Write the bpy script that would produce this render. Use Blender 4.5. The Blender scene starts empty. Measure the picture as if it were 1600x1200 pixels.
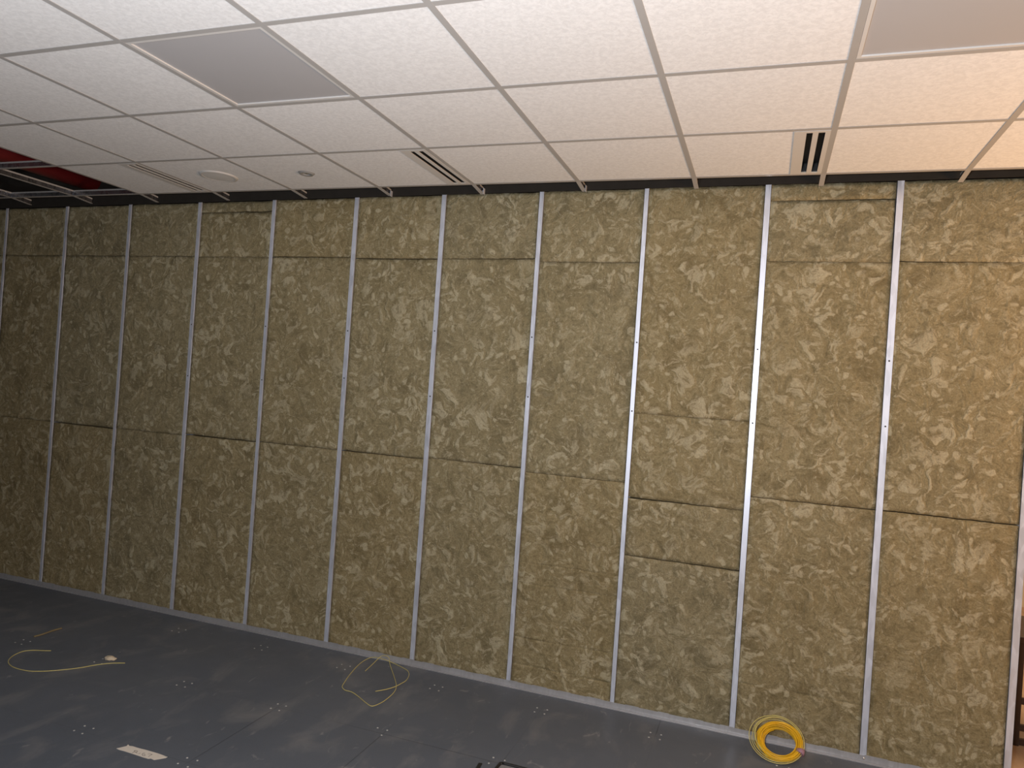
import bpy, bmesh, math, random
from mathutils import Vector, Matrix, noise

random.seed(7)
SC = bpy.context.scene
COL = SC.collection
S = 0.6096
H = 2.824                     # underside of the ceiling grid
YE = -0.1616                  # grid line nearest to the wall
XC = -2.8594                  # grid column 0

# ------------------------------------------------------------------ helpers
def link(o, parent=None):
    COL.objects.link(o)
    if parent is not None:
        o.parent = parent
    return o

def mk(name, bm, mats, parent=None, loc=(0, 0, 0), smooth=False):
    me = bpy.data.meshes.new(name)
    bm.normal_update()
    bm.to_mesh(me); bm.free()
    if not isinstance(mats, (list, tuple)):
        mats = [mats]
    for m in mats:
        me.materials.append(m)
    if smooth:
        for p in me.polygons:
            p.use_smooth = True
    o = bpy.data.objects.new(name, me)
    o.location = loc
    return link(o, parent)

def empty(name, loc=(0, 0, 0)):
    o = bpy.data.objects.new(name, None)
    o.empty_display_size = 0.05
    o.location = loc
    return link(o)

def tag(o, label, cat, group=None):
    o['label'] = label; o['category'] = cat
    if group: o['group'] = group
    return o

def struct(o):
    o['kind'] = 'structure'
    return o

def box(bm, x0, x1, y0, y1, z0, z1, mi=0, bev=0.0):
    vs = [bm.verts.new(p) for p in ((x0,y0,z0),(x1,y0,z0),(x1,y1,z0),(x0,y1,z0),(x0,y0,z1),(x1,y0,z1),(x1,y1,z1),(x0,y1,z1))]
    fs = []
    for q in ((3,2,1,0),(4,5,6,7),(0,1,5,4),(1,2,6,5),(2,3,7,6),(3,0,4,7)):
        f = bm.faces.new([vs[i] for i in q]); f.material_index = mi; fs.append(f)
    if bev:
        es = list({e for f in fs for e in f.edges})
        r = bmesh.ops.bevel(bm, geom=es, offset=bev, segments=2, affect='EDGES', profile=0.6)
        for f in r['faces']: f.material_index = mi

def BX(*a, **k):
    bm = bmesh.new(); box(bm, *a, **k); return bm

def lathe(bm, prof, n=48, mi=0, c=(0, 0, 0)):
    rings = []
    for r, z in prof:
        if r < 1e-6:
            rings.append([bm.verts.new((c[0], c[1], c[2]+z))])
        else:
            rings.append([bm.verts.new((c[0]+r*math.cos(2*math.pi*i/n), c[1]+r*math.sin(2*math.pi*i/n), c[2]+z)) for i in range(n)])
    for a, b in zip(rings, rings[1:]):
        for i in range(n):
            j = (i+1) % n
            if len(a) == 1 and len(b) == 1: continue
            if len(a) == 1: f = bm.faces.new((a[0], b[i], b[j]))
            elif len(b) == 1: f = bm.faces.new((a[i], a[j], b[0]))
            else: f = bm.faces.new((a[i], a[j], b[j], b[i]))
            f.material_index = mi; f.smooth = True
    bmesh.ops.recalc_face_normals(bm, faces=bm.faces)

def catmull(P, n=10, closed=False):
    P = [Vector(p) for p in P]
    out = []
    m = len(P)
    rng = range(m if closed else m-1)
    for i in rng:
        if closed:
            a, b, c, d = P[i-1], P[i], P[(i+1) % m], P[(i+2) % m]
        else:
            a = P[max(i-1, 0)]; b = P[i]; c = P[i+1]; d = P[min(i+2, m-1)]
        for k in range(n):
            t = k/n
            out.append(0.5*((2*b)+(c-a)*t+(2*a-5*b+4*c-d)*t*t+(3*b-a-3*c+d)*t**3))
    if not closed: out.append(P[-1])
    return out

def tube(bm, pts, r, n=8, mi=0, cap=True):
    pts = [Vector(p) for p in pts]
    rings = []
    up = Vector((0, 0, 1))
    for i, p in enumerate(pts):
        t = (pts[min(i+1, len(pts)-1)]-pts[max(i-1, 0)])
        if t.length < 1e-9: t = Vector((1, 0, 0))
        t.normalize()
        a = t.cross(up)
        if a.length < 1e-3: a = t.cross(Vector((1, 0, 0)))
        a.normalize(); b = a.cross(t).normalized()
        rings.append([bm.verts.new(p+r*(math.cos(2*math.pi*k/n)*a+math.sin(2*math.pi*k/n)*b)) for k in range(n)])
    for u, v in zip(rings, rings[1:]):
        for k in range(n):
            f = bm.faces.new((u[k], u[(k+1) % n], v[(k+1) % n], v[k])); f.material_index = mi; f.smooth = True
    if cap:
        f = bm.faces.new(rings[0][::-1]); f.material_index = mi
        f = bm.faces.new(rings[-1]); f.material_index = mi

# ------------------------------------------------------------------ materials
class N:
    def __init__(s, name):
        s.m = bpy.data.materials.new(name); s.m.use_nodes = True
        s.t = s.m.node_tree; s.b = s.t.nodes['Principled BSDF']
    def node(s, t, **k):
        n = s.t.nodes.new(t)
        for a, v in k.items():
            if a in n.inputs: n.inputs[a].default_value = v
            else: setattr(n, a, v)
        return n
    def l(s, a, b): s.t.links.new(a, b)
    def pos(s, scale=(1, 1, 1), rand=0.0):
        g = s.node('ShaderNodeNewGeometry')
        mp = s.node('ShaderNodeMapping'); mp.inputs['Scale'].default_value = scale
        if rand:
            oi = s.node('ShaderNodeObjectInfo')
            mu = s.node('ShaderNodeMath', operation='MULTIPLY'); s.l(oi.outputs['Random'], mu.inputs[0]); mu.inputs[1].default_value = rand
            ad = s.node('ShaderNodeVectorMath', operation='ADD')
            s.l(g.outputs['Position'], ad.inputs[0]); s.l(mu.outputs[0], ad.inputs[1])
            s.l(ad.outputs[0], mp.inputs['Vector'])
        else:
            s.l(g.outputs['Position'], mp.inputs['Vector'])
        return mp.outputs['Vector']
    def noise(s, v, scale, detail=3, rough=.5, dist=0):
        n = s.node('ShaderNodeTexNoise'); s.l(v, n.inputs['Vector'])
        n.inputs['Scale'].default_value = scale; n.inputs['Detail'].default_value = detail
        n.inputs['Roughness'].default_value = rough; n.inputs['Distortion'].default_value = dist
        return n.outputs['Fac']
    def ramp(s, f, stops):
        r = s.node('ShaderNodeValToRGB'); e = r.color_ramp.elements
        while len(e) < len(stops): e.new(.5)
        for i, (p, c) in enumerate(stops):
            e[i].position = p; e[i].color = (*c, 1) if not isinstance(c, (int, float)) else (c, c, c, 1)
        s.l(f, r.inputs['Fac']); return r.outputs['Color']
    def mix(s, f, a, b, mode='MIX'):
        n = s.node('ShaderNodeMix', data_type='RGBA', blend_type=mode)
        for sk, v in ((n.inputs[0], f), (n.inputs[6], a), (n.inputs[7], b)):
            if isinstance(v, (int, float)): sk.default_value = v
            elif isinstance(v, tuple): sk.default_value = (*v, 1)
            else: s.l(v, sk)
        return n.outputs[2]
    def mul(s, a, b):
        n = s.node('ShaderNodeMath', operation='MULTIPLY')
        for i, v in enumerate((a, b)):
            if isinstance(v, (int, float)): n.inputs[i].default_value = v
            else: s.l(v, n.inputs[i])
        return n.outputs[0]
    def bump(s, h, strength, dist=.005):
        n = s.node('ShaderNodeBump'); n.inputs['Strength'].default_value = strength; n.inputs['Distance'].default_value = dist
        s.l(h, n.inputs['Height']); s.l(n.outputs['Normal'], s.b.inputs['Normal'])
    def base(s, v):
        if isinstance(v, tuple): s.b.inputs['Base Color'].default_value = (*v, 1)
        else: s.l(v, s.b.inputs['Base Color'])
    def set(s, rough=.5, metal=0, spec=.5):
        s.b.inputs['Roughness'].default_value = rough; s.b.inputs['Metallic'].default_value = metal
        s.b.inputs['Specular IOR Level'].default_value = spec

def plain(name, c, rough=.5, metal=0, spec=.5, var=.06, scale=30):
    n = N(name); v = n.pos()
    f = n.noise(v, scale, 4)
    n.base(n.mix(f, tuple(x*(1-var) for x in c), tuple(min(1, x*(1+var)) for x in c)))
    n.set(rough, metal, spec)
    return n.m

def mat_wool():
    n = N('mineral_wool')
    v = n.pos(rand=37.0)
    # domain warp
    w = n.node('ShaderNodeTexNoise'); n.l(v, w.inputs['Vector']); w.inputs['Scale'].default_value = 7; w.inputs['Detail'].default_value = 2
    sub = n.node('ShaderNodeVectorMath', operation='SUBTRACT'); n.l(w.outputs['Color'], sub.inputs[0]); sub.inputs[1].default_value = (.5, .5, .5)
    sc = n.node('ShaderNodeVectorMath', operation='SCALE'); n.l(sub.outputs[0], sc.inputs[0]); sc.inputs['Scale'].default_value = .16
    ad = n.node('ShaderNodeVectorMath', operation='ADD'); n.l(v, ad.inputs[0]); n.l(sc.outputs[0], ad.inputs[1])
    vw = ad.outputs[0]
    big = n.noise(v, 3.2, 2)
    med = n.noise(vw, 8, 4, .55, .4)
    fine = n.noise(v, 120, 4, .65)
    c = n.mix(n.ramp(big, [(.3, 0.), (.7, 1.)]), WOOL_D, WOOL_M)
    c = n.mix(n.mul(n.ramp(med, [(.36, 1.), (.48, 0.)]), .55), c, WOOL_DD)
    # pale flakes in swirls
    fl = n.noise(vw, 13, 3, .55, .7)
    msk = n.ramp(n.noise(v, 2.6, 2), [(.36, .25), (.6, 1.)])
    c = n.mix(n.mul(n.mul(n.ramp(fl, [(.545, 0.), (.60, 1.)]), msk), .8), c, WOOL_L)
    vo = n.node('ShaderNodeTexVoronoi', feature='F1'); n.l(vw, vo.inputs['Vector']); vo.inputs['Scale'].default_value = 21
    wn = n.node('ShaderNodeSeparateColor'); n.l(vo.outputs['Color'], wn.inputs[0])
    sel = n.ramp(wn.outputs[0], [(.74, 0.), (.78, 1.)])
    dd = n.ramp(vo.outputs['Distance'], [(.28, 1.), (.40, 0.)])
    c = n.mix(n.mul(n.mul(sel, dd), .8), c, WOOL_L)
    # thin curled fibres
    rd = n.noise(vw, 20, 2, .5, 1.0)
    c = n.mix(n.mul(n.ramp(rd, [(.485, 0.), (.5, 1.), (.515, 0.)]), .22), c, WOOL_L)
    rk = n.noise(vw, 17, 2, .5, 1.0)
    c = n.mix(n.mul(n.ramp(rk, [(.49, 0.), (.5, 1.), (.51, 0.)]), .3), c, WOOL_DD)
    sm = n.noise(vw, 40, 4, .6, .3)
    c = n.mix(n.mul(n.ramp(sm, [(.57, 0.), (.64, 1.)]), .5), c, WOOL_L)
    c = n.mix(n.mul(n.ramp(sm, [(.38, 1.), (.46, 0.)]), .5), c, WOOL_DD)
    oi = n.node('ShaderNodeObjectInfo')
    c = n.mix(.28, c, n.ramp(oi.outputs['Random'], [(0., (.306, .236, .118)), (.5, (.285, .238, .136)), (1., (.262, .237, .156))]))
    c = n.mix(.6, c, n.ramp(fine, [(.3, .28), (.7, .72)]), 'SOFT_LIGHT')
    n.base(c); n.set(.95, 0, .1)
    hh = n.node('ShaderNodeMath', operation='ADD'); n.l(fl, hh.inputs[0]); n.l(n.mul(fine, .35), hh.inputs[1])
    n.bump(hh.outputs[0], .7, .014)
    return n.m

WOOL_DD = (.106, .081, .040)
WOOL_D = (.246, .199, .106)
WOOL_M = (.288, .239, .136)
WOOL_L = (.520, .462, .318)

def mat_tile():
    n = N('ceiling_tile_face')
    v = n.pos(rand=11.)
    a = n.noise(v, 55, 5, .7, .6); b = n.noise(v, 140, 3, .6)
    c = n.mix(n.ramp(a, [(.4, 0.), (.6, 1.)]), (.74, .735, .73), (.84, .836, .83))
    n.base(c); n.set(.9, 0, .15)
    h = n.node('ShaderNodeMath', operation='ADD'); n.l(a, h.inputs[0]); n.l(n.mul(b, .5), h.inputs[1])
    n.bump(h.outputs[0], .2, .004)
    return n.m

def mat_floor():
    n = N('grey_floor_panels')
    v = n.pos()
    c = n.mix(n.ramp(n.noise(v, 1.1, 3), [(.35, 0.), (.65, 1.)]), (.098, .115, .146), (.120, .137, .168))
    c = n.mix(n.mul(n.ramp(n.noise(v, 260, 2), [(.45, 0.), (.62, 1.)]), .25), c, (.17, .17, .175))
    # chalky dust smears
    vs = n.pos((3.4, 1.9, 1))
    sm = n.ramp(n.noise(vs, 1.5, 5, .6, .5), [(.52, 0.), (.72, 1.)])
    c = n.mix(n.mul(sm, .55), c, (.23, .23, .235))
    vs2 = n.pos((9.5, 4.5, 1))
    s2 = n.ramp(n.noise(vs2, 1.7, 4, .55, .8), [(.66, 0.), (.74, 1.)])
    c = n.mix(n.mul(s2, .6), c, (.30, .30, .30))
    # small plaster specks
    vo = n.node('ShaderNodeTexVoronoi', feature='F1'); n.l(v, vo.inputs['Vector']); vo.inputs['Scale'].default_value = 9
    sp = n.node('ShaderNodeSeparateColor'); n.l(vo.outputs['Color'], sp.inputs[0])
    k = n.mul(n.ramp(vo.outputs['Distance'], [(.03, 1.), (.06, 0.)]), n.ramp(sp.outputs[0], [(.86, 0.), (.9, 1.)]))
    c = n.mix(n.mul(k, .6), c, (.4, .39, .38))
    # scratches
    wv = n.pos((1.5, .3, 1))
    sr = n.noise(wv, 3.1, 1, .4, .4)
    c = n.mix(n.mul(n.ramp(sr, [(.597, 0.), (.6, 1.), (.603, 0.)]), .3), c, (.2, .2, .2))
    # joints of the square floor panels
    sx = n.node('ShaderNodeSeparateXYZ'); n.l(v, sx.inputs[0])
    def joint(o, off):
        a = n.node('ShaderNodeMath', operation='ADD'); n.l(o, a.inputs[0]); a.inputs[1].default_value = off
        m = n.node('ShaderNodeMath', operation='PINGPONG'); n.l(a.outputs[0], m.inputs[0]); m.inputs[1].default_value = .3016
        return n.ramp(m.outputs[0], [(.0012, 1.), (.0030, 0.)])
    j1 = joint(sx.outputs[0], .418+.6032*20); j2 = joint(sx.outputs[1], .215+.6032*20)
    jj = n.node('ShaderNodeMath', operation='MAXIMUM'); n.l(j1, jj.inputs[0]); n.l(j2, jj.inputs[1])
    msk = None
    for (px_, py_, r_) in ((-1.65, -1.12, .42), (-2.22, -1.12, .36), (-.42, -.08, .16), (-1.3, -.815, .36)):
        dv = n.node('ShaderNodeVectorMath', operation='DISTANCE'); n.l(v, dv.inputs[0]); dv.inputs[1].default_value = (px_, py_, 0)
        mk_ = n.ramp(dv.outputs['Value'], [(r_*.6, .6), (r_, .0)])
        if msk is None: msk = mk_
        else:
            mx_ = n.node('ShaderNodeMath', operation='MAXIMUM'); n.l(msk, mx_.inputs[0]); n.l(mk_, mx_.inputs[1]); msk = mx_.outputs[0]
    mx_ = n.node('ShaderNodeMath', operation='MAXIMUM'); n.l(msk, mx_.inputs[0]); mx_.inputs[1].default_value = .10; msk = mx_.outputs[0]
    jf = n.mul(jj.outputs[0], msk)
    c = n.mix(jf, c, (.022, .022, .026))
    n.base(c); n.set(.48, 0, .4)
    r = n.ramp(n.noise(v, 4, 4), [(.3, .42), (.7, .62)]); n.l(r, n.b.inputs['Roughness'])
    n.bump(n.mul(jf, -1.), .4, .002)
    return n.m

def mat_galv(name='galvanised_steel', c=(.66, .66, .69), rough=.42, metal=.45):
    n = N(name); v = n.pos((1, 1, .25))
    vo = n.node('ShaderNodeTexVoronoi'); n.l(v, vo.inputs['Vector']); vo.inputs['Scale'].default_value = 70
    f = n.noise(v, 9, 4)
    sp = n.node('ShaderNodeSeparateColor'); n.l(vo.outputs['Color'], sp.inputs[0])
    mx = n.mix(.5, sp.outputs[0], f)
    n.base(n.mix(mx, tuple(x*.86 for x in c), tuple(min(1, x*1.12) for x in c)))
    n.set(rough, metal, .5)
    n.l(n.ramp(mx, [(.2, rough-.07), (.8, rough+.1)]), n.b.inputs['Roughness'])
    return n.m

def mat_wood(name, a, b, scale=2.2, rough=.45, axis=(1, 9, 1)):
    n = N(name); v = n.pos(axis)
    g = n.noise(v, scale, 6, .6, .8)
    n.base(n.mix(n.ramp(g, [(.3, 0.), (.7, 1.)]), a, b)); n.set(rough)
    return n.m

WOOL = mat_wool(); TILE = mat_tile(); FLOOR = mat_floor(); GALV = mat_galv(c=(.50, .50, .52), metal=.5); STUDM = mat_galv('bright_galvanised', (.73, .77, .88), .40, .50)
TILED = plain('ceiling_far_part', (.45, .44, .43), .9)
TEEW = plain('white_tee_paint', (.40, .385, .37), .45, 0, .4, .03)
GALVD = mat_galv('tee_web_steel', (.30, .30, .32), .28, .9)
WHITEP = plain('white_painted_metal', (.62, .60, .575), .45, 0, .4, .03)
DIFF = plain('acrylic_diffuser', (.42, .41, .415), .55, 0, .5, .015, 6)
BLACK = plain('black_void_paint', (.008, .008, .009), .6)
DECK = plain('dark_deck', (.05, .048, .052), .9)
BACKSHADE = plain('dark_backing_and_shade', (.030, .026, .022), .9, 0, .2, .25, 14)  # near-black, so the strip above the wool reads as shade
REDP = plain('red_paint', (.15, .008, .011), .45)
SCREWM = plain('screw_head', (.55, .55, .54), .45, .2)
DARKSC = plain('dark_screw', (.02, .02, .022), .5)
YELLOW = plain('yellow_wire_insulation', (.80, .47, .012), .38, 0, .5, .08, 60)
YELLOWP = plain('pale_yellow_wire', (.62, .54, .19), .4, 0, .5, .08, 60)
COPPER = plain('bare_copper_end', (.5, .3, .16), .35, .8)
PURPLE = plain('mauve_tape', (.36, .20, .27), .5)
TAPE = plain('masking_tape', (.74, .68, .60), .75, 0, .2, .06, 60)
INK = plain('marker_ink', (.20, .165, .15), .7)
PLAST = plain('plaster_crumb', (.62, .53, .40), .9, 0, .1, .15, 80)
TWIG = plain('brown_strip', (.21, .165, .085), .7)
BLKPL = plain('black_plastic', (.012, .012, .013), .4)
GREYPL = plain('grey_plastic', (.22, .22, .225), .5)
CREAM = plain('cream_wall_paint', (.80, .70, .55), .8, 0, .3, .04, 4)
OFFW = plain('dim_grey_paint', (.16, .155, .15), .85, 0, .3, .03, 4)
DWOOD = mat_wood('dark_brown_wood', (.022, .010, .006), (.05, .024, .013), 4)
WOODF = mat_wood('warm_wood_floor', (.42, .27, .16), (.58, .40, .26), 1.6, .4, (9, 1, 1))
GLASSW = plain('matt_white_grille', (.66, .65, .63), .6, 0, .3, .02)
GREYRIM = plain('satin_grey_metal', (.36, .355, .35), .45, .2)
CHROME = plain('bright_metal', (.8, .8, .8), .25, 1)

# ------------------------------------------------------------------ setting
XR = 1.160                    # right-hand end of the stud wall
def sbox(name, m, *a):
    return struct(mk(name, BX(*a), m))
sbox('floor', FLOOR, -7.4, 1.20, -9, .10, -.04, 0)
fl2 = bmesh.new(); box(fl2, 1.20, 6.2, -9, 4.0, -.04, 0); box(fl2, -7.4, 1.20, .10, 4.0, -.04, 0)
struct(mk('floor_right', fl2, WOODF))
sbox('wall_back', OFFW, -7.4, 6.2, -9.1, -9, -.04, 3.9)
sbox('wall_left', OFFW, -7.5, -7.4, -9, 4.0, -.04, 3.9)
sbox('wall_right', CREAM, 6.2, 6.3, -9.1, 4.1, -.04, 3.9)
sbox('wall_front', CREAM, -7.5, 6.3, 4.0, 4.1, -.04, 3.9)
# board on the far side of the stud wall, behind the wool
sbox('wall_middle', BACKSHADE, -7.4, XR-.001, .0985, .112, 0, 3.72)
# ceiling: structural deck high above, dark
deck = bmesh.new(); box(deck, -7.5, 6.3, -9.1, 4.1, 3.72, 3.9)
struct(mk('ceiling', deck, DECK))

# ------------------------------------------------------------------ studs and track
SX = [1.1455, 0.5495, -0.061, -0.684, -1.281, -1.893, -2.491, -3.110, -3.717, -4.335, -4.941, -5.561, -6.170, -6.780]
ORD = ['', 'first', 'second', 'third', 'fourth', 'fifth', 'sixth', 'seventh', 'eighth', 'ninth', 'tenth', 'eleventh', 'twelfth', 'thirteenth']
FW = [.028, .029, .027, .022, .024, .028, .028, .023, .026, .022, .023, .020, .024, .024]
SCREWS = {1: (1.949, 1.630), 2: (1.976, 1.596), 3: (1.984, 1.611), 4: (1.987, 1.646), 5: (1.998, 1.607), 6: (1.975, 1.679),
          7: (1.98, 1.63), 8: (1.97, 1.62)}
STUD_LOOK = {0: 'slim end stud of the wool wall, beside the warm room beyond',
 1: 'bright steel stud between wool bays, first inward from the end stud',
 2: 'bright steel stud just left of the coil of yellow wire',
 3: 'bright steel stud on the left of the bay with two close seams'}
def stud(i):
    x, w = SX[i], FW[i]
    top = 2.829+.007*min(x, 0)+.004
    bm = bmesh.new()
    t = .0012
    h = w/2
    # slightly wavering front flange built of many slices so that its edge is not ruler straight
    nz = 40
    for (ya, yb) in ((0.0, t), (.092-t, .092)):
        rows = []
        for k in range(nz+1):
            z = .004+(top-.004)*k/nz
            d = .0016*noise.noise(Vector((x*3.1, 7., z*1.7))) if ya == 0 else 0
            e = .0012*noise.noise(Vector((x*5.3, 2., z*2.9))) if ya == 0 else 0
            rows.append([bm.verts.new((x-h+d, ya+e, z)), bm.verts.new((x+h+d, ya+e, z)), bm.verts.new((x+h+d, yb+e, z)), bm.verts.new((x-h+d, yb+e, z))])
        for a, b in zip(rows, rows[1:]):
            for q in range(4):
                r = (q+1) % 4
                bm.faces.new((a[q], a[r], b[r], b[q]))
        bm.faces.new(rows[0][::-1]); bm.faces.new(rows[-1])
    xw = x+h-t if i == 0 else x-h
    box(bm, xw, xw+t, t, .092-t, .004, top)
    lx = x-h if i == 0 else x+h-t
    for (ya, yb) in ((t, .009), (.083, .092-t)):
        box(bm, lx, lx+t, ya, yb, .004, top)
    for v in bm.verts: v.co -= Vector((x, 0, 0))
    o = mk('steel_stud', bm, STUDM, None, (x, 0, 0))
    lab = STUD_LOOK.get(i) or 'galvanised steel wall stud, %s inward from the end stud' % ORD[i]
    tag(o, lab, 'stud', 'steel studs of the wool wall')
    for z in SCREWS.get(i, ()):
        b = bmesh.new()
        lathe(b, [(0, .0), (.0042, .0), (.0042, .0012), (.0018, .0024), (0, .0024)], 12)
        bmesh.ops.rotate(b, verts=b.verts, matrix=Matrix.Rotation(math.pi/2, 3, 'X'))
        sc = mk('screw', b, DARKSC, o, (.004*noise.noise(Vector((z*9, x, 0))), -.0004, z))
        sc['label'] = 'dark screw head'
for i in range(len(SX)): stud(i)

tr = bmesh.new()
box(tr, -7.39, XR, -.0035, -.0015, .0005, .034)
box(tr, -7.39, XR, -.0015, .094, .0005, .0024)
box(tr, -7.39, XR, .0935, .0955, .0005, .034)
box(tr, -7.39, XR, -.0195, -.0065, .0005, .0052)
for k in range(40):           # bent tabs standing proud of the flange edge
    x = -5.5+k*.168+random.uniform(-.03, .03)
    if x < XR-.1: box(tr, x, x+random.uniform(.04, .10), -.0042, -.0022, .030, .037)
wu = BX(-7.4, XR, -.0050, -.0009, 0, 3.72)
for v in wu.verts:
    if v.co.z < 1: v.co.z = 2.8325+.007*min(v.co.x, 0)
struct(mk('wall_upper_shade', wu, BACKSHADE))  # added dark board, stands in for the ceiling's shadow on the wool top
track = tag(mk('floor_track', tr, GALV), 'long galvanised floor track along the foot of the wool wall', 'track')
b = bmesh.new(); lathe(b, [(0, .0), (.006, .0), (.006, .002), (.003, .004), (0, .004)], 14)
bmesh.ops.rotate(b, verts=b.verts, matrix=Matrix.Rotation(math.pi/2, 3, 'X'))
mk('screw', b, CHROME, track, (.552, -.0035, .020))

# ------------------------------------------------------------------ wool batts
def batt(i, z0, z1, label, g0=(.002, .002), g1=(.002, .002), rgap=0.0, creases=(), seed=0, lift=0.0):
    """wool between stud i (right) and stud i+1 (left); g0/g1: gap at the bottom / top joint at its left and right end"""
    xa = SX[i+1]+FW[i+1]/2+.0022; xb = SX[i]-FW[i]/2-(.0022 if rgap <= 0 else max(rgap, .0034))
    g0 = tuple(max(.0004, q*.3) if q < .0016 else q*1.15 for q in g0); g1 = tuple(max(.0004, q*.3) if q < .0016 else q*1.15 for q in g1)
    w = xb-xa
    nx = 34; nz = max(4, int((z1-z0)/(.0045 if creases else .018)))
    T = .084
    bm = bmesh.new()
    g = []
    for k in range(nz+1):
        row = []
        for j in range(nx+1):
            u = j/nx; t = k/nz
            zl = z0+g0[0]*(1-u)+g0[1]*u; zh = z1-(g1[0]*(1-u)+g1[1]*u)
            x = xa+w*u; z = zl+(zh-zl)*t
            p = Vector((x*1.0+seed*3.7, seed*1.3, z))
            y = .0045+.0034*noise.noise(p*7)+.0022*noise.noise(p*19)+.0012*noise.noise(p*47)+lift
            ex = min(u*w, (1-u)*w); ez = min(z-zl, zh-z)
            e = min(ex, ez)
            if e < .010: y += .0022*(1-e/.010)**2
            for cz in creases:
                dz = abs(z-cz-.006*noise.noise(Vector((x*2, cz*9, 0))))
                if dz < .0055: y += .0075*(1-dz/.0055)*(.55+.6*noise.noise(Vector((x*6, cz*5, 2))))
            if k in (0, nz):
                zz = z0 if k == 0 else z1
                z += .0018*noise.noise(Vector((x*38, zz*3, 1.)))+.0020*noise.noise(Vector((x*11, zz*3, 5.)))
            if j == nx and rgap > 0: x += .0022*noise.noise(Vector((z*25, x, seed)))
            row.append(bm.verts.new((x, y, z)))
        g.append(row)
    for k in range(nz):
        for j in range(nx):
            f = bm.faces.new((g[k][j], g[k][j+1], g[k+1][j+1], g[k+1][j])); f.smooth = True
    # body behind the face
    rim = [g[0][j] for j in range(nx+1)]+[g[k][nx] for k in range(1, nz+1)]+[g[nz][j] for j in range(nx-1, -1, -1)]+[g[k][0] for k in range(nz-1, 0, -1)]
    back = [bm.verts.new((v.co.x, .004+T, v.co.z)) for v in rim]
    for a in range(len(rim)):
        c = (a+1) % len(rim)
        bm.faces.new((rim[c], rim[a], back[a], back[c]))
    bm.faces.new(back)
    org = Vector((xa, 0, z0))
    for v in bm.verts: v.co -= org
    o = mk('mineral_wool_batt', bm, WOOL, None, org)
    tag(o, label, 'insulation', 'mineral wool batts between the studs')
    return o

B0 = .006
def top(x): return 2.829+.007*min(x, 0)
BAYN = {0: 'in the bay beside the end stud', 1: 'in the bay above the coil of yellow wire', 2: 'in the bay left of the wire coil'}
def bayn(i):
    return BAYN.get(i) or 'in %s bay from the end stud' % ORD[i+1]
def topof(i): return top((SX[i]+SX[i+1])/2)

sd = 1
def B(i, z0, z1, what, **k):
    global sd
    sd += 1
    batt(i, z0, z1, '%s mineral wool batt %s' % (what, bayn(i)), seed=sd, **k)

# bay 0
B(0, B0, 1.221, 'tall bottom', g1=(.002, .002))
B(0, 1.221, 2.435, 'tall middle', g0=(.0025, .0025), g1=(.002, .0005))
B(0, 2.435, topof(0), 'short top', g0=(.002, .001))
# bay 1
B(1, B0, 1.2185, 'tall bottom', g1=(.002, .001), creases=(.266,))
B(1, 1.2185, 2.4305, 'tall middle', g0=(.001, .003), g1=(.0015, .001))
B(1, 2.4305, 2.742, 'short upper', g0=(.0015, .001), g1=(.001, .003), rgap=.005)
B(1, 2.742, topof(1), 'narrow topmost strip of', g0=(.0005, .002), rgap=.004)
# bay 2
B(2, B0, .833, 'bottom', g1=(.0025, .003))
B(2, .833, 1.143, 'short', g0=(.001, .002), g1=(.0045, .001), rgap=.003)
B(2, 1.143, 1.6015, 'half-height middle', g0=(.003, .0005), g1=(.001, .001))
B(2, 1.6015, topof(2), 'tall top', g0=(.001, .001))
# bay 3
B(3, B0, 1.2195, 'creased bottom', g1=(.0015, .0008), creases=(.71, .595, .287, .132))
B(3, 1.2195, 2.420, 'tall middle', g0=(.001, .001), g1=(.0008, .002), rgap=.002)
B(3, 2.420, topof(3), 'short top', g0=(.001, .001), rgap=.0015)
# bay 4
B(4, B0, 1.240, 'tall bottom', g1=(.001, .002))
B(4, 1.240, 2.434, 'tall middle', g0=(.0005, .002), g1=(.0005, .0025), rgap=.002)
B(4, 2.434, topof(4), 'short top', g0=(.0005, .002), rgap=.006)
# bay 5
B(5, B0, 1.230, 'tall bottom', g1=(.003, .002))
B(5, 1.230, 2.430, 'tall middle', g0=(.002, .001), g1=(.003, .003))
B(5, 2.430, topof(5), 'short top', g0=(.002, .002))
# bay 6
B(6, B0, 1.2285, 'tall bottom', g1=(.0025, .0005))
B(6, 1.2285, 2.4365, 'tall middle', g0=(.001, .0005), g1=(.003, .002), rgap=.001)
B(6, 2.4365, topof(6), 'short top', g0=(.002, .001), rgap=.004)
# bay 7
B(7, B0, 1.223, 'tall bottom', g1=(.004, .003))
B(7, 1.223, 2.433, 'tall middle', g0=(.003, .002), g1=(.0005, .0005), rgap=.001)
B(7, 2.433, 2.735, 'short upper', g0=(.0005, .0005), g1=(.0005, .004))
B(7, 2.735, topof(7), 'narrow topmost strip of', g0=(.0003, .002))
for i, zz, gg in ((8, 1.212, .0012), (9, 1.208, .0035), (10, 1.207, .001), (11, 1.212, .002), (12, 1.21, .002)):
    B(i, B0, zz, 'tall bottom', g1=(gg, gg))
    B(i, zz, 2.436, 'tall middle', g0=(gg*.6, gg*.6), g1=(.001, .002))
    B(i, 2.436, topof(i), 'short top', g0=(.001, .001))

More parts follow.
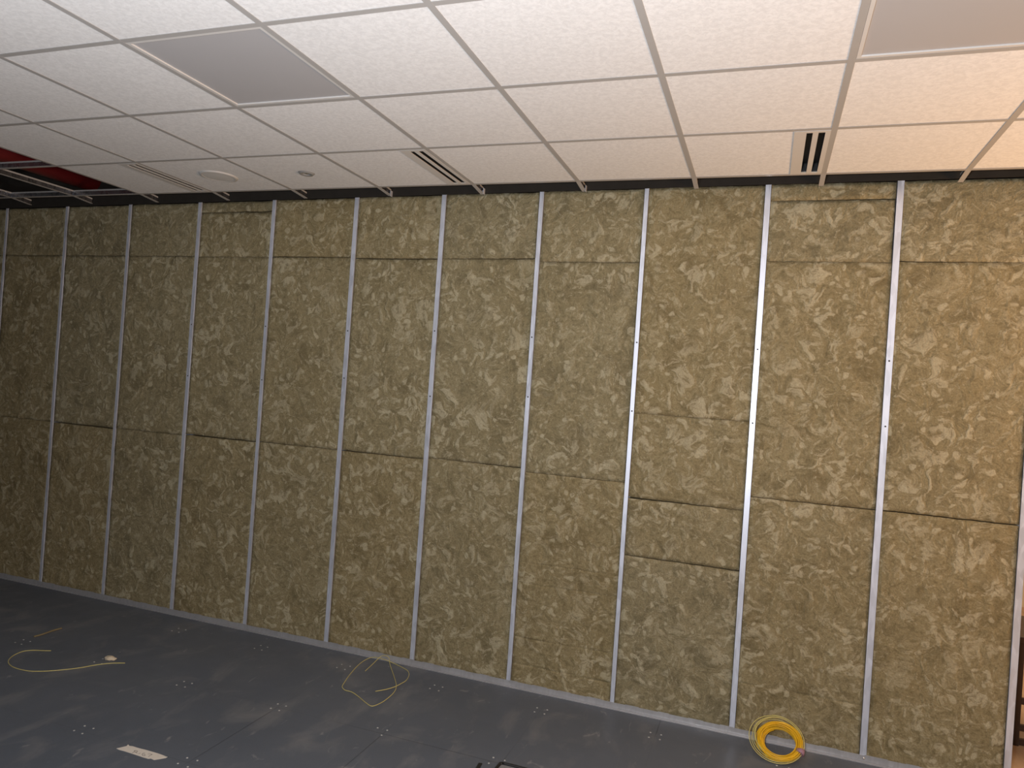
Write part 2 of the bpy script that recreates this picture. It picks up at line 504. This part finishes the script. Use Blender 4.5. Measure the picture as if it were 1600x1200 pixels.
# ------------------------------------------------------------------ ceiling grid
def gx(j): return XC+j*S
def gy(k): return YE-k*S
JMIN, JMAX, KMAX = -7, 8, 4
TW = .0119
grid = empty('ceiling_grid', (gx(0), gy(0), H))
tag(grid, 'white metal tee grid of the suspended ceiling, empty at its far end', 'ceiling grid')
def tee_bm(L, along, droop=0.0, Lover=0.0):
    """inverted tee of length L along +along, flange underside at z=0; Lover: free end continuing backwards, drooping"""
    bm = bmesh.new()
    prof = [(-TW, 0), (TW, 0), (TW, .0016), (.0012, .0016), (.0012, .030), (.0035, .030), (.0035, .040), (-.0035, .040), (-.0035, .030), (-.0012, .030), (-.0012, .0016), (-TW, .0016)]
    st = [0, L]
    if Lover: st = [-Lover, -Lover*.5, 0, L]
    rings = []
    for s in st:
        d = 0
        if s < 0: d = droop*(s/-Lover)
        rings.append([bm.verts.new(((p, -s, z-d) if along == 'y' else (s, p, z-d))) for p, z in prof])
    n = len(prof)
    for a, b in zip(rings, rings[1:]):
        for q in range(n):
            f = bm.faces.new((a[q], a[(q+1) % n], b[(q+1) % n], b[q]))
            f.material_index = 0 if q in (0, 1, 5, 7, 11) else 1  # bulb sides get the pale paint to imitate bright highlight lines
    bm.faces.new(rings[0]); bm.faces.new(rings[-1])
    bmesh.ops.recalc_face_normals(bm, faces=bm.faces)
    return bm
base = Vector(grid.location)
first = None
for j in range(JMIN, JMAX+1):
    over = .150
    dr = .014+.006*noise.noise(Vector((j*1.7, 0, 0)))
    o = mk('main_runner', tee_bm(KMAX*S+.3, 'y', dr, over), [TEEW, GALVD], grid, Vector((gx(j), gy(0), H))-base)
ct = None
for k in range(0, KMAX+1):
    for j in range(JMIN, JMAX):
        p = Vector((gx(j)+.0012, gy(k), H+.0003))-base
        if ct is None:
            ct = mk('cross_tee', tee_bm(S-.0024, 'x'), [TEEW, GALVD], grid, p)
        else:
            c = ct.copy(); COL.objects.link(c); c.parent = grid; c.location = p

# small bright clips on two of the runner ends
for j in (1, 2, 3):
    cb_ = bmesh.new(); box(cb_, gx(j)-base.x+.010, gx(j)-base.x+.013, .128, .152, -.018, .016); box(cb_, gx(j)-base.x-.010, gx(j)-base.x+.008, .140, .1425, -.010, .004)
    k_ = mk('wall_clip', cb_, STUDM, grid); k_['label'] = 'small bright metal clip'

# ------------------------------------------------------------------ ceiling tiles
PANELS = {(1, 2), (5, 2)}
DIFFU = {-2, 1, 4}            # cells of the wall row with a slot diffuser along their right-hand side
def is_open(j, k): return j <= -3 and k <= 1
ROWN = {0: 'in the row along the wool wall', 1: 'in the second row from the wool wall',
        2: 'in the row of the grey light panel', 3: 'in the row nearest the camera'}
LAB = {
 (-2, 0): 'narrow white ceiling tile left of the farthest slot diffuser',
 (-1, 0): 'white ceiling tile holding the round white speaker',
 (0, 0): 'white ceiling tile holding the small round sprinkler cover',
 (1, 0): 'narrow white ceiling tile left of the middle slot diffuser',
 (2, 0): 'plain white ceiling tile along the wall, right after the middle slot diffuser',
 (3, 0): 'plain white ceiling tile along the wall, second after the middle slot diffuser',
 (4, 0): 'narrow white ceiling tile left of the nearest slot diffuser',
 (5, 0): 'warm-tinted ceiling tile along the wall, right after the nearest slot diffuser',
 (6, 0): 'warm-tinted ceiling tile along the wall, cut by the right edge of the photo',
 (-2, 1): 'white ceiling tile directly out from the farthest slot diffuser',
 (-1, 1): 'white ceiling tile next to the one with the round speaker, one row out',
 (0, 1): 'white ceiling tile next to the sprinkler cover tile, one row out',
 (1, 1): 'white ceiling tile between the grey light panel and middle slot diffuser',
 (2, 1): 'white ceiling tile touching the wallward right corner of the grey light panel',
 (3, 1): 'white ceiling tile second row from wall, midway between the two light panels',
 (4, 1): 'white ceiling tile directly out from the nearest slot diffuser',
 (5, 1): 'warm-tinted ceiling tile between the beige light panel and the wall row',
 (6, 1): 'ceiling tile second row from wall, cut by the right edge of the photo',
 (-2, 2): 'white ceiling tile third row from wall, at the left edge of the photo',
 (-1, 2): 'white ceiling tile third row from wall, second left of the grey light panel',
 (0, 2): 'white ceiling tile immediately left of the grey light panel',
 (2, 2): 'white ceiling tile immediately right of the grey light panel',
 (3, 2): 'bright white ceiling tile between the light panels, second right of the grey one',
 (4, 2): 'white ceiling tile immediately left of the beige light panel',
 (0, 3): 'white ceiling tile cut by the top left corner of the photo',
 (1, 3): 'white ceiling tile at the top edge, out from the grey light panel',
 (2, 3): 'white ceiling tile at the top edge, sliver right of the grey light panel',
}
TZ = H+.0022
def tile_bm(x0, x1):
    return BX(x0, x1, -S+.006, -.006, 0, .016, bev=.0012)
protoT = {}
rows_in_view = []
OUTN = 0
for k in range(0, KMAX):
    for j in range(JMIN, JMAX):
        if is_open(j, k) or (j, k) in PANELS: continue
        if k == 3 and j < -2: continue
        narrow = (k == 0 and j in DIFFU)
        key = narrow
        w1 = S-.006 if not narrow else S-.145
        loc = (gx(j), gy(k), TZ)
        if key not in protoT:
            o = protoT[key] = mk('ceiling_tile', tile_bm(.006, w1), TILE, None, loc)
        else:
            o = protoT[key].copy(); COL.objects.link(o); o.location = loc
        lab = LAB.get((j, k))
        if lab is None:
            lab = 'white ceiling tile %s, out of view' % ROWN[k]
            if k == 3: lab = 'white ceiling tile %s, above the top edge' % ROWN[k]
        tag(o, lab, 'ceiling tile', 'white ceiling tiles'); o['kind'] = 'thing'
# ceiling beyond the camera and at the sides, continuing
cb = bmesh.new()
box(cb, -7.4, 6.2, -9, gy(KMAX)-.3, H+.003, H+.02)
box(cb, gx(JMAX)+.013, 6.2, gy(KMAX)-.29, 4.0, H+.003, H+.02)
struct(mk('ceiling_rear', cb, TILED))

# ------------------------------------------------------------------ light panels (switched off)
def panel(j, k, label):
    t = empty('light_panel', (gx(j)+S/2, gy(k)-S/2, H+.002))
    tag(t, label, 'ceiling light', 'square ceiling light panels')
    a = S/2-.0125; f = bmesh.new()
    w = .013
    box(f, -a, a, -a, -a+w, -.0012, .012, bev=.001); box(f, -a, a, a-w, a, -.0012, .012, bev=.001)
    box(f, -a, -a+w, -a+w, a-w, -.0012, .012, bev=.001); box(f, a-w, a, -a+w, a-w, -.0012, .012, bev=.001)
    mk('frame', f, WHITEP, t)
    mk('diffuser', BX(-a+w, a-w, -a+w, a-w, .004, .010), DIFF, t)
    mk('housing', BX(-a+.002, a-.002, -a+.002, a-.002, .0125, .05), WHITEP, t)
panel(1, 2, 'unlit grey square light panel in the ceiling over the left half of the wall')
panel(5, 2, 'unlit square light panel tinted beige at the top right corner')

# ------------------------------------------------------------------ slot diffusers
def slot(j, label):
    x1 = gx(j+1)-TW+.0005        # right-hand edge under the runner
    t = empty('slot_diffuser', (x1, gy(0)-S/2, H-.0012))
    tag(t, label, 'air vent', 'slot diffusers along the wall row')
    L = S/2-.0125
    W = .140
    # face: strips around two slots; x measured leftwards from x1
    f = bmesh.new()
    s1 = (.020, .046); s2 = (.068, .092)
    e = .022
    for a, c in ((0, s1[0]), (s1[1], s2[0]), (s2[1], W)):
        box(f, -c, -a, -L, L, 0, .003)
    for a, c in (s1, s2):
        box(f, -c, -a, -L, -L+e, 0, .003); box(f, -c, -a, L-e, L, 0, .003)
    mk('face_plate', f, WHITEP, t)
    for a, c in (s1, s2):
        g = bmesh.new()
        # dark plenum box above the slot
        box(g, -c-.001, -a+.001, -L+e-.002, L-e+.002, .045, .047)
        box(g, -c-.002, -c, -L+e-.002, L-e+.002, .003, .045); box(g, -a, -a+.002, -L+e-.002, L-e+.002, .003, .045)
        box(g, -c, -a, -L+e-.003, -L+e-.001, .003, .045)
        box(g, -c, -a, L-e+.001, L-e+.003, .003, .045)
        s = mk('slot', g, BLACK, t); s['label'] = 'black air slot'
        cl = bmesh.new(); box(cl, -c+.001, -a-.001, L-e-.010, L-e, .001, .004)
        ck = mk('clip', cl, CHROME, t); ck['label'] = 'bright metal slot end clip'
slot(-2, 'slot diffuser farthest along the wall row, beside the round speaker')
slot(1, 'slot diffuser above the middle of the wall, two thin dark slots')
slot(4, 'slot diffuser with two wide black slots, nearest the beige light panel')

# ------------------------------------------------------------------ speaker, sprinkler cover
sp = empty('ceiling_speaker', (-3.150, -.470, H+.0022)); tag(sp, 'round white ceiling speaker beside the farthest slot diffuser', 'speaker')
b = bmesh.new(); lathe(b, [(.088, -.0065), (.092, -.009), (.106, -.0065), (.110, 0)], 64)
mk('rim', b, WHITEP, sp)
b = bmesh.new(); lathe(b, [(0, -.0085), (.05, -.008), (.0885, -.006)], 64)
mk('grille', b, GLASSW, sp)
spr = empty('sprinkler_cover', (-2.540, -.462, H+.0022)); tag(spr, 'small round sprinkler cover with recessed centre in a ceiling tile', 'sprinkler')
b = bmesh.new(); lathe(b, [(.019, .0), (.022, -.007), (.038, -.009), (.047, 0)], 40)
mk('rim', b, GREYRIM, spr)
b = bmesh.new(); lathe(b, [(0, -.007), (.007, -.006), (.010, -.002), (.0175, -.003)], 40)
mk('sprinkler_head', b, CHROME, spr)

# ------------------------------------------------------------------ above the open part of the ceiling
b = bmesh.new(); tube(b, [(-4.70, -2.3, 2.985), (-4.70, -.006, 2.985)], .085, 20)
rp = tag(mk('sprinkler_pipe', b, REDP), 'red pipe above the open ceiling grid in the far corner', 'pipe')
for n_, (x, y) in enumerate(((-4.90, -.60), (-5.75, -1.0))):
    b = bmesh.new(); tube(b, [(x, y, H+.041), (x-.01, y, 3.71)], .0022, 6)
    tag(mk('hanger_wire', b, CHROME), ('thin bright hanger wire beside the red pipe' if n_ == 0 else 'thin hanger wire above the farthest open ceiling cell'), 'wire')

# ------------------------------------------------------------------ floor screws
scp = None
FL = bpy.data.objects['floor']
def floor_screw(x, y, r=.0062):
    global scp
    if scp is None:
        b = bmesh.new(); lathe(b, [(.0048, 0), (.0042, .0012), (0, .0016)], 12)
        scp = mk('screw', b, SCREWM, FL, (x, y, 0)); return
    c = scp.copy(); COL.objects.link(c); c.parent = FL; c.location = (x, y, 0); c.rotation_euler = (0, 0, random.random())
for (cx, cy) in ((-.418, -.213), (.180, -.213), (-1.018, -.217), (-1.624, -.219), (-2.223, -.215), (-2.812, -.205), (-3.437, -.217),
                 (-1.045, -.811), (-1.650, -.803), (-2.224, -.815), (-2.817, -.822), (-2.231, -1.419), (-2.839, -1.407), (-4.030, -.808), (-3.42, -.80)):
    for dx in (-.027, .027):
        for dy in (-.027, .027):
            if cx == -1.650 and dx < 0 and dy < 0: continue
            floor_screw(cx+dx+random.uniform(-.002, .002), cy+dy+random.uniform(-.002, .002))

# ------------------------------------------------------------------ coil of yellow wire leaning on the track
coil = empty('wire_coil', (.150, -.110, 0))
tag(coil, 'coil of bright yellow wire leaning against the foot of the wall', 'wire coil')
U = Vector((1, 0, 0)); V = Vector((0, .185, .155)).normalized(); Wn = U.cross(V)
# Wn points to the camera side and up
C0 = Vector((0, -.030, .0825))
rc = random.Random(3)
def loops(bm, turns, r0, r1, off, depth, wire=.0021, phase=0., wob=.005):
    n = int(turns)+3
    K = [(rc.uniform(r0, r1), rc.uniform(-wob, wob), rc.uniform(-wob, wob), rc.uniform(-depth, depth)) for _ in range(n)]
    pts = []
    per = 44
    for q in range(int(turns*per)+1):
        a = phase+2*math.pi*q/per
        i, t = divmod(q/per, 1.0); i = int(i); t = t*t*(3-2*t)
        rr, ox, oy, dd = [K[i][m]*(1-t)+K[i+1][m]*t for m in range(4)]
        pts.append(C0+U*(off[0]+ox+rr*math.cos(a))+V*(off[1]+oy+rr*.93*math.sin(a))+Wn*dd)
    tube(bm, [Vector((p.x, min(p.y, .082), max(p.z, wire+.0005))) for p in pts], wire, 6)
b = bmesh.new()
loops(b, 26, .073, .106, (.011, -.010), .014, phase=.3, wob=.005)
loops(b, 8, .072, .086, (.016, -.014), .016, phase=2.)
mk('wire_bundle', b, YELLOW, coil)
b = bmesh.new()
loops(b, 1.1, .125, .127, (.0, -.001), .003, .0020, 1.2, .001)
loops(b, 2.3, .108, .121, (.004, .0), .006, .0020, 3.2, .006)
loops(b, 2.2, .098, .112, (.006, .006), .010, .0020, 5.2, .006)
o = mk('loose_loops', b, YELLOWP, coil); o['label'] = 'paler loose outer loops'
b = bmesh.new()
cpt = C0+U*(.012+.096)+V*(-.040)
tube(b, [cpt-V*.010-U*.004, cpt, cpt+V*.010], .0195, 14)
o = mk('tape_wrap', b, PURPLE, coil); o['label'] = 'mauve tape wrapped round the bundle'

# ------------------------------------------------------------------ things lying on the floor
def floor_pts(px):            # photo pixel -> point on the floor, worked out once from the fitted camera
    out = []
    for x, y in px:
        d = RR*((x-800)/FPX)-UU*((y-600)/FPX)+WW
        t = -CAM.z/d.z
        p = CAM+d*t
        if p.y > -.026:          # climbs the foot of the track
            p = CAM+d*((-.026-CAM.y)/d.y); out.append(p); continue
        out.append(Vector((p.x, p.y, 0)))
    return out
CAM = Vector((0, -3.93948, 1.69313)); FPX = 1136.738
RR = Vector((0.94148959, 0.32985077, 0.0692519)); UU = Vector((-0.06375677, -0.02746241, 0.99758754)); WW = Vector((-0.33095684, 0.94363355, 0.00482536))

def wire(name, px, r, mat, label, zs=None, cat='wire', n=10, ends=None):
    P = floor_pts(px)
    c = P[0].copy()
    Q = [p-c+Vector((0, 0, r+.0004+(zs[i] if zs else 0))) for i, p in enumerate(P)]
    b = bmesh.new(); tube(b, catmull(Q, n), r, 8)
    o = mk(name, b, mat, None, c)
    return tag(o, label, cat)
# looping scrap by the track
s = 11.43
w = [(520+580/s, 1020+330/s), (520+700/s, 1020+220/s), (520+845/s, 1020+95/s), (520+935/s, 1020+72/s), (520+1000/s, 1020+110/s), (520+1020/s, 1020+230/s), (520+1090/s, 1020+420/s), (520+1132/s, 1020+590/s),
     (520+1090/s, 1020+715/s), (520+940/s, 1020+850/s), (520+800/s, 1020+930/s), (520+690/s, 1020+958/s), (520+590/s, 1020+900/s), (520+440/s, 1020+775/s),
     (520+330/s, 1020+705/s), (520+220/s, 1020+675/s), (520+168/s, 1020+615/s), (520+210/s, 1020+530/s), (520+300/s, 1020+400/s), (520+440/s, 1020+240/s), (520+570/s, 1020+140/s), (520+690/s, 1020+90/s),
     (520+800/s, 1020+92/s), (520+900/s, 1020+118/s), (520+1080/s, 1020+190/s), (520+1280/s, 1020+290/s), (520+1345/s, 1020+340/s), (520+1358/s, 1020+410/s), (520+1310/s, 1020+500/s), (520+1220/s, 1020+570/s),
     (520+1100/s, 1020+630/s), (520+950/s, 1020+675/s), (520+760/s, 1020+695/s)]
lz = [0]*len(w)
for q in range(2, 6): lz[q] = .0045
for q in range(29, 32): lz[q] = .0045
wire('wire_scrap', w, .0019, YELLOWP, 'looped scrap of yellow wire on the floor against the track', lz)
s = 7.273
w = [(580/s, 970+345/s), (480/s, 970+343/s), (370/s, 970+340/s), (260/s, 970+352/s), (160/s, 970+395/s), (105/s, 970+440/s), (95/s, 970+480/s), (130/s, 970+520/s), (210/s, 970+552/s), (330/s, 970+575/s), (480/s, 970+578/s),
     (680/s, 970+565/s), (900/s, 970+540/s), (1080/s, 970+508/s), (1260/s, 970+487/s), (1420/s, 970+485/s)]
wire('wire_scrap', w, .0020, YELLOWP, 'hook-shaped scrap of yellow wire on the floor at far left')
w = [(385/s, 970+190/s), (480/s, 970+165/s), (600/s, 970+122/s), (700/s, 970+95/s)]
wire('brown_strip', w, .0055, TWIG, 'dull brown straight strip lying behind the hook-shaped wire', None, 'strip')
# crumb
b = bmesh.new(); bmesh.ops.create_icosphere(b, subdivisions=4, radius=1)
for v in b.verts:
    d = 1+.3*noise.noise(v.co*1.4+Vector((3, 1, 0)))+.12*noise.noise(v.co*4)
    v.co = Vector((v.co.x*.027*d+(.016 if v.co.x > .75 else 0), v.co.y*.021*d, max(-.6, v.co.z)*.011*d))
zmin = min(v.co.z for v in b.verts)
for v in b.verts: v.co.z -= zmin
p = floor_pts([(1245/s, 970+440/s)])[0]
tag(mk('plaster_crumb', b, PLAST, None, p, True), 'pale crumb of plaster beside the end of the hook-shaped wire', 'debris')

# tape scrap with handwriting
s = 17.78
def tp(x, y): return floor_pts([(180+x/s, 1155+y/s)])[0]
ol = [(35, 262), (130, 240), (235, 215), (320, 195), (345, 160), (378, 158), (385, 190), (480, 200), (640, 250), (820, 295), (1000, 345), (1200, 405), (1340, 455), (1400, 482), (1455, 497), (1400, 525), (1280, 548), (1080, 582), (990, 540), (920, 548), (800, 515), (600, 450), (420, 390), (250, 335), (110, 300)]
P = [tp(*q) for q in ol]
c0 = sum(P, Vector())/len(P)
b = bmesh.new()
def lift(p): return .0008+.0035*max(0, noise.noise(Vector((p.x*14, p.y*14, 2))))
lo = [b.verts.new(p-c0+Vector((0, 0, .0002))) for p in P]
hi = [b.verts.new(p-c0+Vector((0, 0, .0012))) for p in P]
b.faces.new(hi); b.faces.new(lo[::-1])
for i in range(len(P)):
    j = (i+1) % len(P)
    b.faces.new((lo[i], lo[j], hi[j], hi[i]))
bmesh.ops.recalc_face_normals(b, faces=b.faces)
tape = tag(mk('tape_scrap', b, TAPE, None, c0), 'torn scrap of cream masking tape with handwriting, on the grey floor', 'tape')
b = bmesh.new()
strokes = [[(475, 395), (520, 360), (560, 325)], [(520, 325), (590, 330), (620, 350), (575, 372), (530, 365)], [(560, 370), (590, 385), (612, 402)],
           [(640, 418), (668, 408), (700, 398)],
           [(830, 400), (775, 400), (748, 430), (765, 465), (815, 468), (828, 440), (775, 432)],
           [(900, 425), (960, 420), (1025, 432), (985, 455), (915, 495)]]
for st_ in strokes:
    tube(b, catmull([tp(*q)-c0+Vector((0, 0, .0014)) for q in st_], 6), .0010, 6)
o = mk('handwriting', b, INK, tape); o['label'] = 'faint dark handwritten characters'

# items cut by the bottom edge of the photo
P = floor_pts([(740, 1206), (748, 1193), (753.5, 1194), (746, 1207)])
b = bmesh.new(); c0 = P[0].copy()
lo = [b.verts.new(p-c0+Vector((0, 0, .0003))) for p in P]; hi = [b.verts.new(p-c0+Vector((0, 0, .004))) for p in P]
b.faces.new(hi); b.faces.new(lo[::-1])
for i in range(4): b.faces.new((lo[i], lo[(i+1) % 4], hi[(i+1) % 4], hi[i]))
bmesh.ops.recalc_face_normals(b, faces=b.faces)
tag(mk('rubber_strip', b, BLKPL, None, c0), 'short dark strip on the grey floor left of the black frame', 'strip')
p = floor_pts([(782, 1194.5)])[0]
fr = empty('floor_frame', (p.x, p.y, 0)); tag(fr, 'black rounded frame with grey inside, cut by the bottom edge', 'frame')
ring = [(.0, -.18), (.0, -.02), (.006, -.006), (.02, 0), (.15, 0), (.164, -.006), (.17, -.02), (.17, -.18)]
b = bmesh.new(); tube(b, [Vector((x, y, .007)) for x, y in catmull([Vector((x, y, 0)) for x, y in ring], 4) for _ in (0,)] if False else [Vector((q.x, q.y, .0075)) for q in catmull([Vector((x, y, 0)) for x, y in ring], 4)], .007, 8)
tube(b, [Vector((0, -.18, .0075)), Vector((.17, -.18, .0075))], .007, 8)
mk('rim', b, BLKPL, fr)
o = mk('inlay', BX(.004, .166, -.178, -.004, .0006, .005), GREYPL, fr); o['label'] = 'grey flat inlay'

# ------------------------------------------------------------------ dark table past the end stud
tb = empty('side_table', (1.347, .60, 0)); tag(tb, 'dark brown wooden table with open legs past the end stud', 'table')
mk('tabletop', BX(-.03, .62, -.03, .47, .545, .575, bev=.004), DWOOD, tb)
mk('apron', BX(.02, .57, .0, .02, .48, .545, bev=.002), DWOOD, tb)
for x, y in ((0, 0), (.57, 0), (0, .42), (.57, .42)):
    mk('leg', BX(x-.013, x+.013, y-.013, y+.013, 0, .545, bev=.003), DWOOD, tb)
for z in (.235, .096, .022):
    mk('stretcher', BX(.013, .557, -.012, .012, z-.016, z+.016, bev=.002), DWOOD, tb)

# ------------------------------------------------------------------ lights
def area(name, loc, to, sx, sy, e, col, spread=math.pi):
    l = bpy.data.lights.new(name, 'AREA'); l.shape = 'RECTANGLE'; l.size = sx; l.size_y = sy; l.energy = e; l.color = col; l.spread = spread
    o = bpy.data.objects.new(name, l); COL.objects.link(o); o.location = loc
    o.rotation_euler = (Vector(to)-Vector(loc)).to_track_quat('-Z', 'Y').to_euler(); return o
def point(name, loc, e, col, r=.1):
    l = bpy.data.lights.new(name, 'POINT'); l.energy = e; l.color = col; l.shadow_soft_size = r
    o = bpy.data.objects.new(name, l); COL.objects.link(o); o.location = loc; return o
point('work_lamp', (-.20, -4.15, 1.78), 222, (.985, .985, 1.0), .06)
area('ceiling_fill', (-.9, -3.9, .8), (-1.0, -3.4, 2.8), 0.6, .6, 50, (.90, .94, 1.0), math.radians(155))  # unseen fill light, added to brighten the ceiling from below
area('next_room_lamps', (4.0, -.9, .9), (2.0, -.8, 2.82), 1.2, 1.2, 90, (1, .59, .29), math.radians(125))
area('next_room_glow', (2.6, 1.6, 2.7), (2.4, 1.6, 0), 1.5, 1.5, 60, (1, .74, .48))

w = bpy.data.worlds.new('World'); SC.world = w; w.use_nodes = True
w.node_tree.nodes['Background'].inputs[0].default_value = (.5, .5, .5, 1)
w.node_tree.nodes['Background'].inputs[1].default_value = .05

# ------------------------------------------------------------------ camera
cam = bpy.data.cameras.new('Camera'); co = bpy.data.objects.new('Camera', cam); COL.objects.link(co)
cam.sensor_fit = 'HORIZONTAL'; cam.sensor_width = 36.0; cam.lens = 36.0*FPX/1600; cam.clip_start = .05
M = Matrix((RR, UU, -WW)).transposed().to_4x4(); M.translation = CAM
co.matrix_world = M
SC.camera = co
vs = SC.view_settings
vs.view_transform = 'Standard'; vs.look = 'None'; vs.gamma = 1; vs.use_curve_mapping = False; vs.exposure = 0
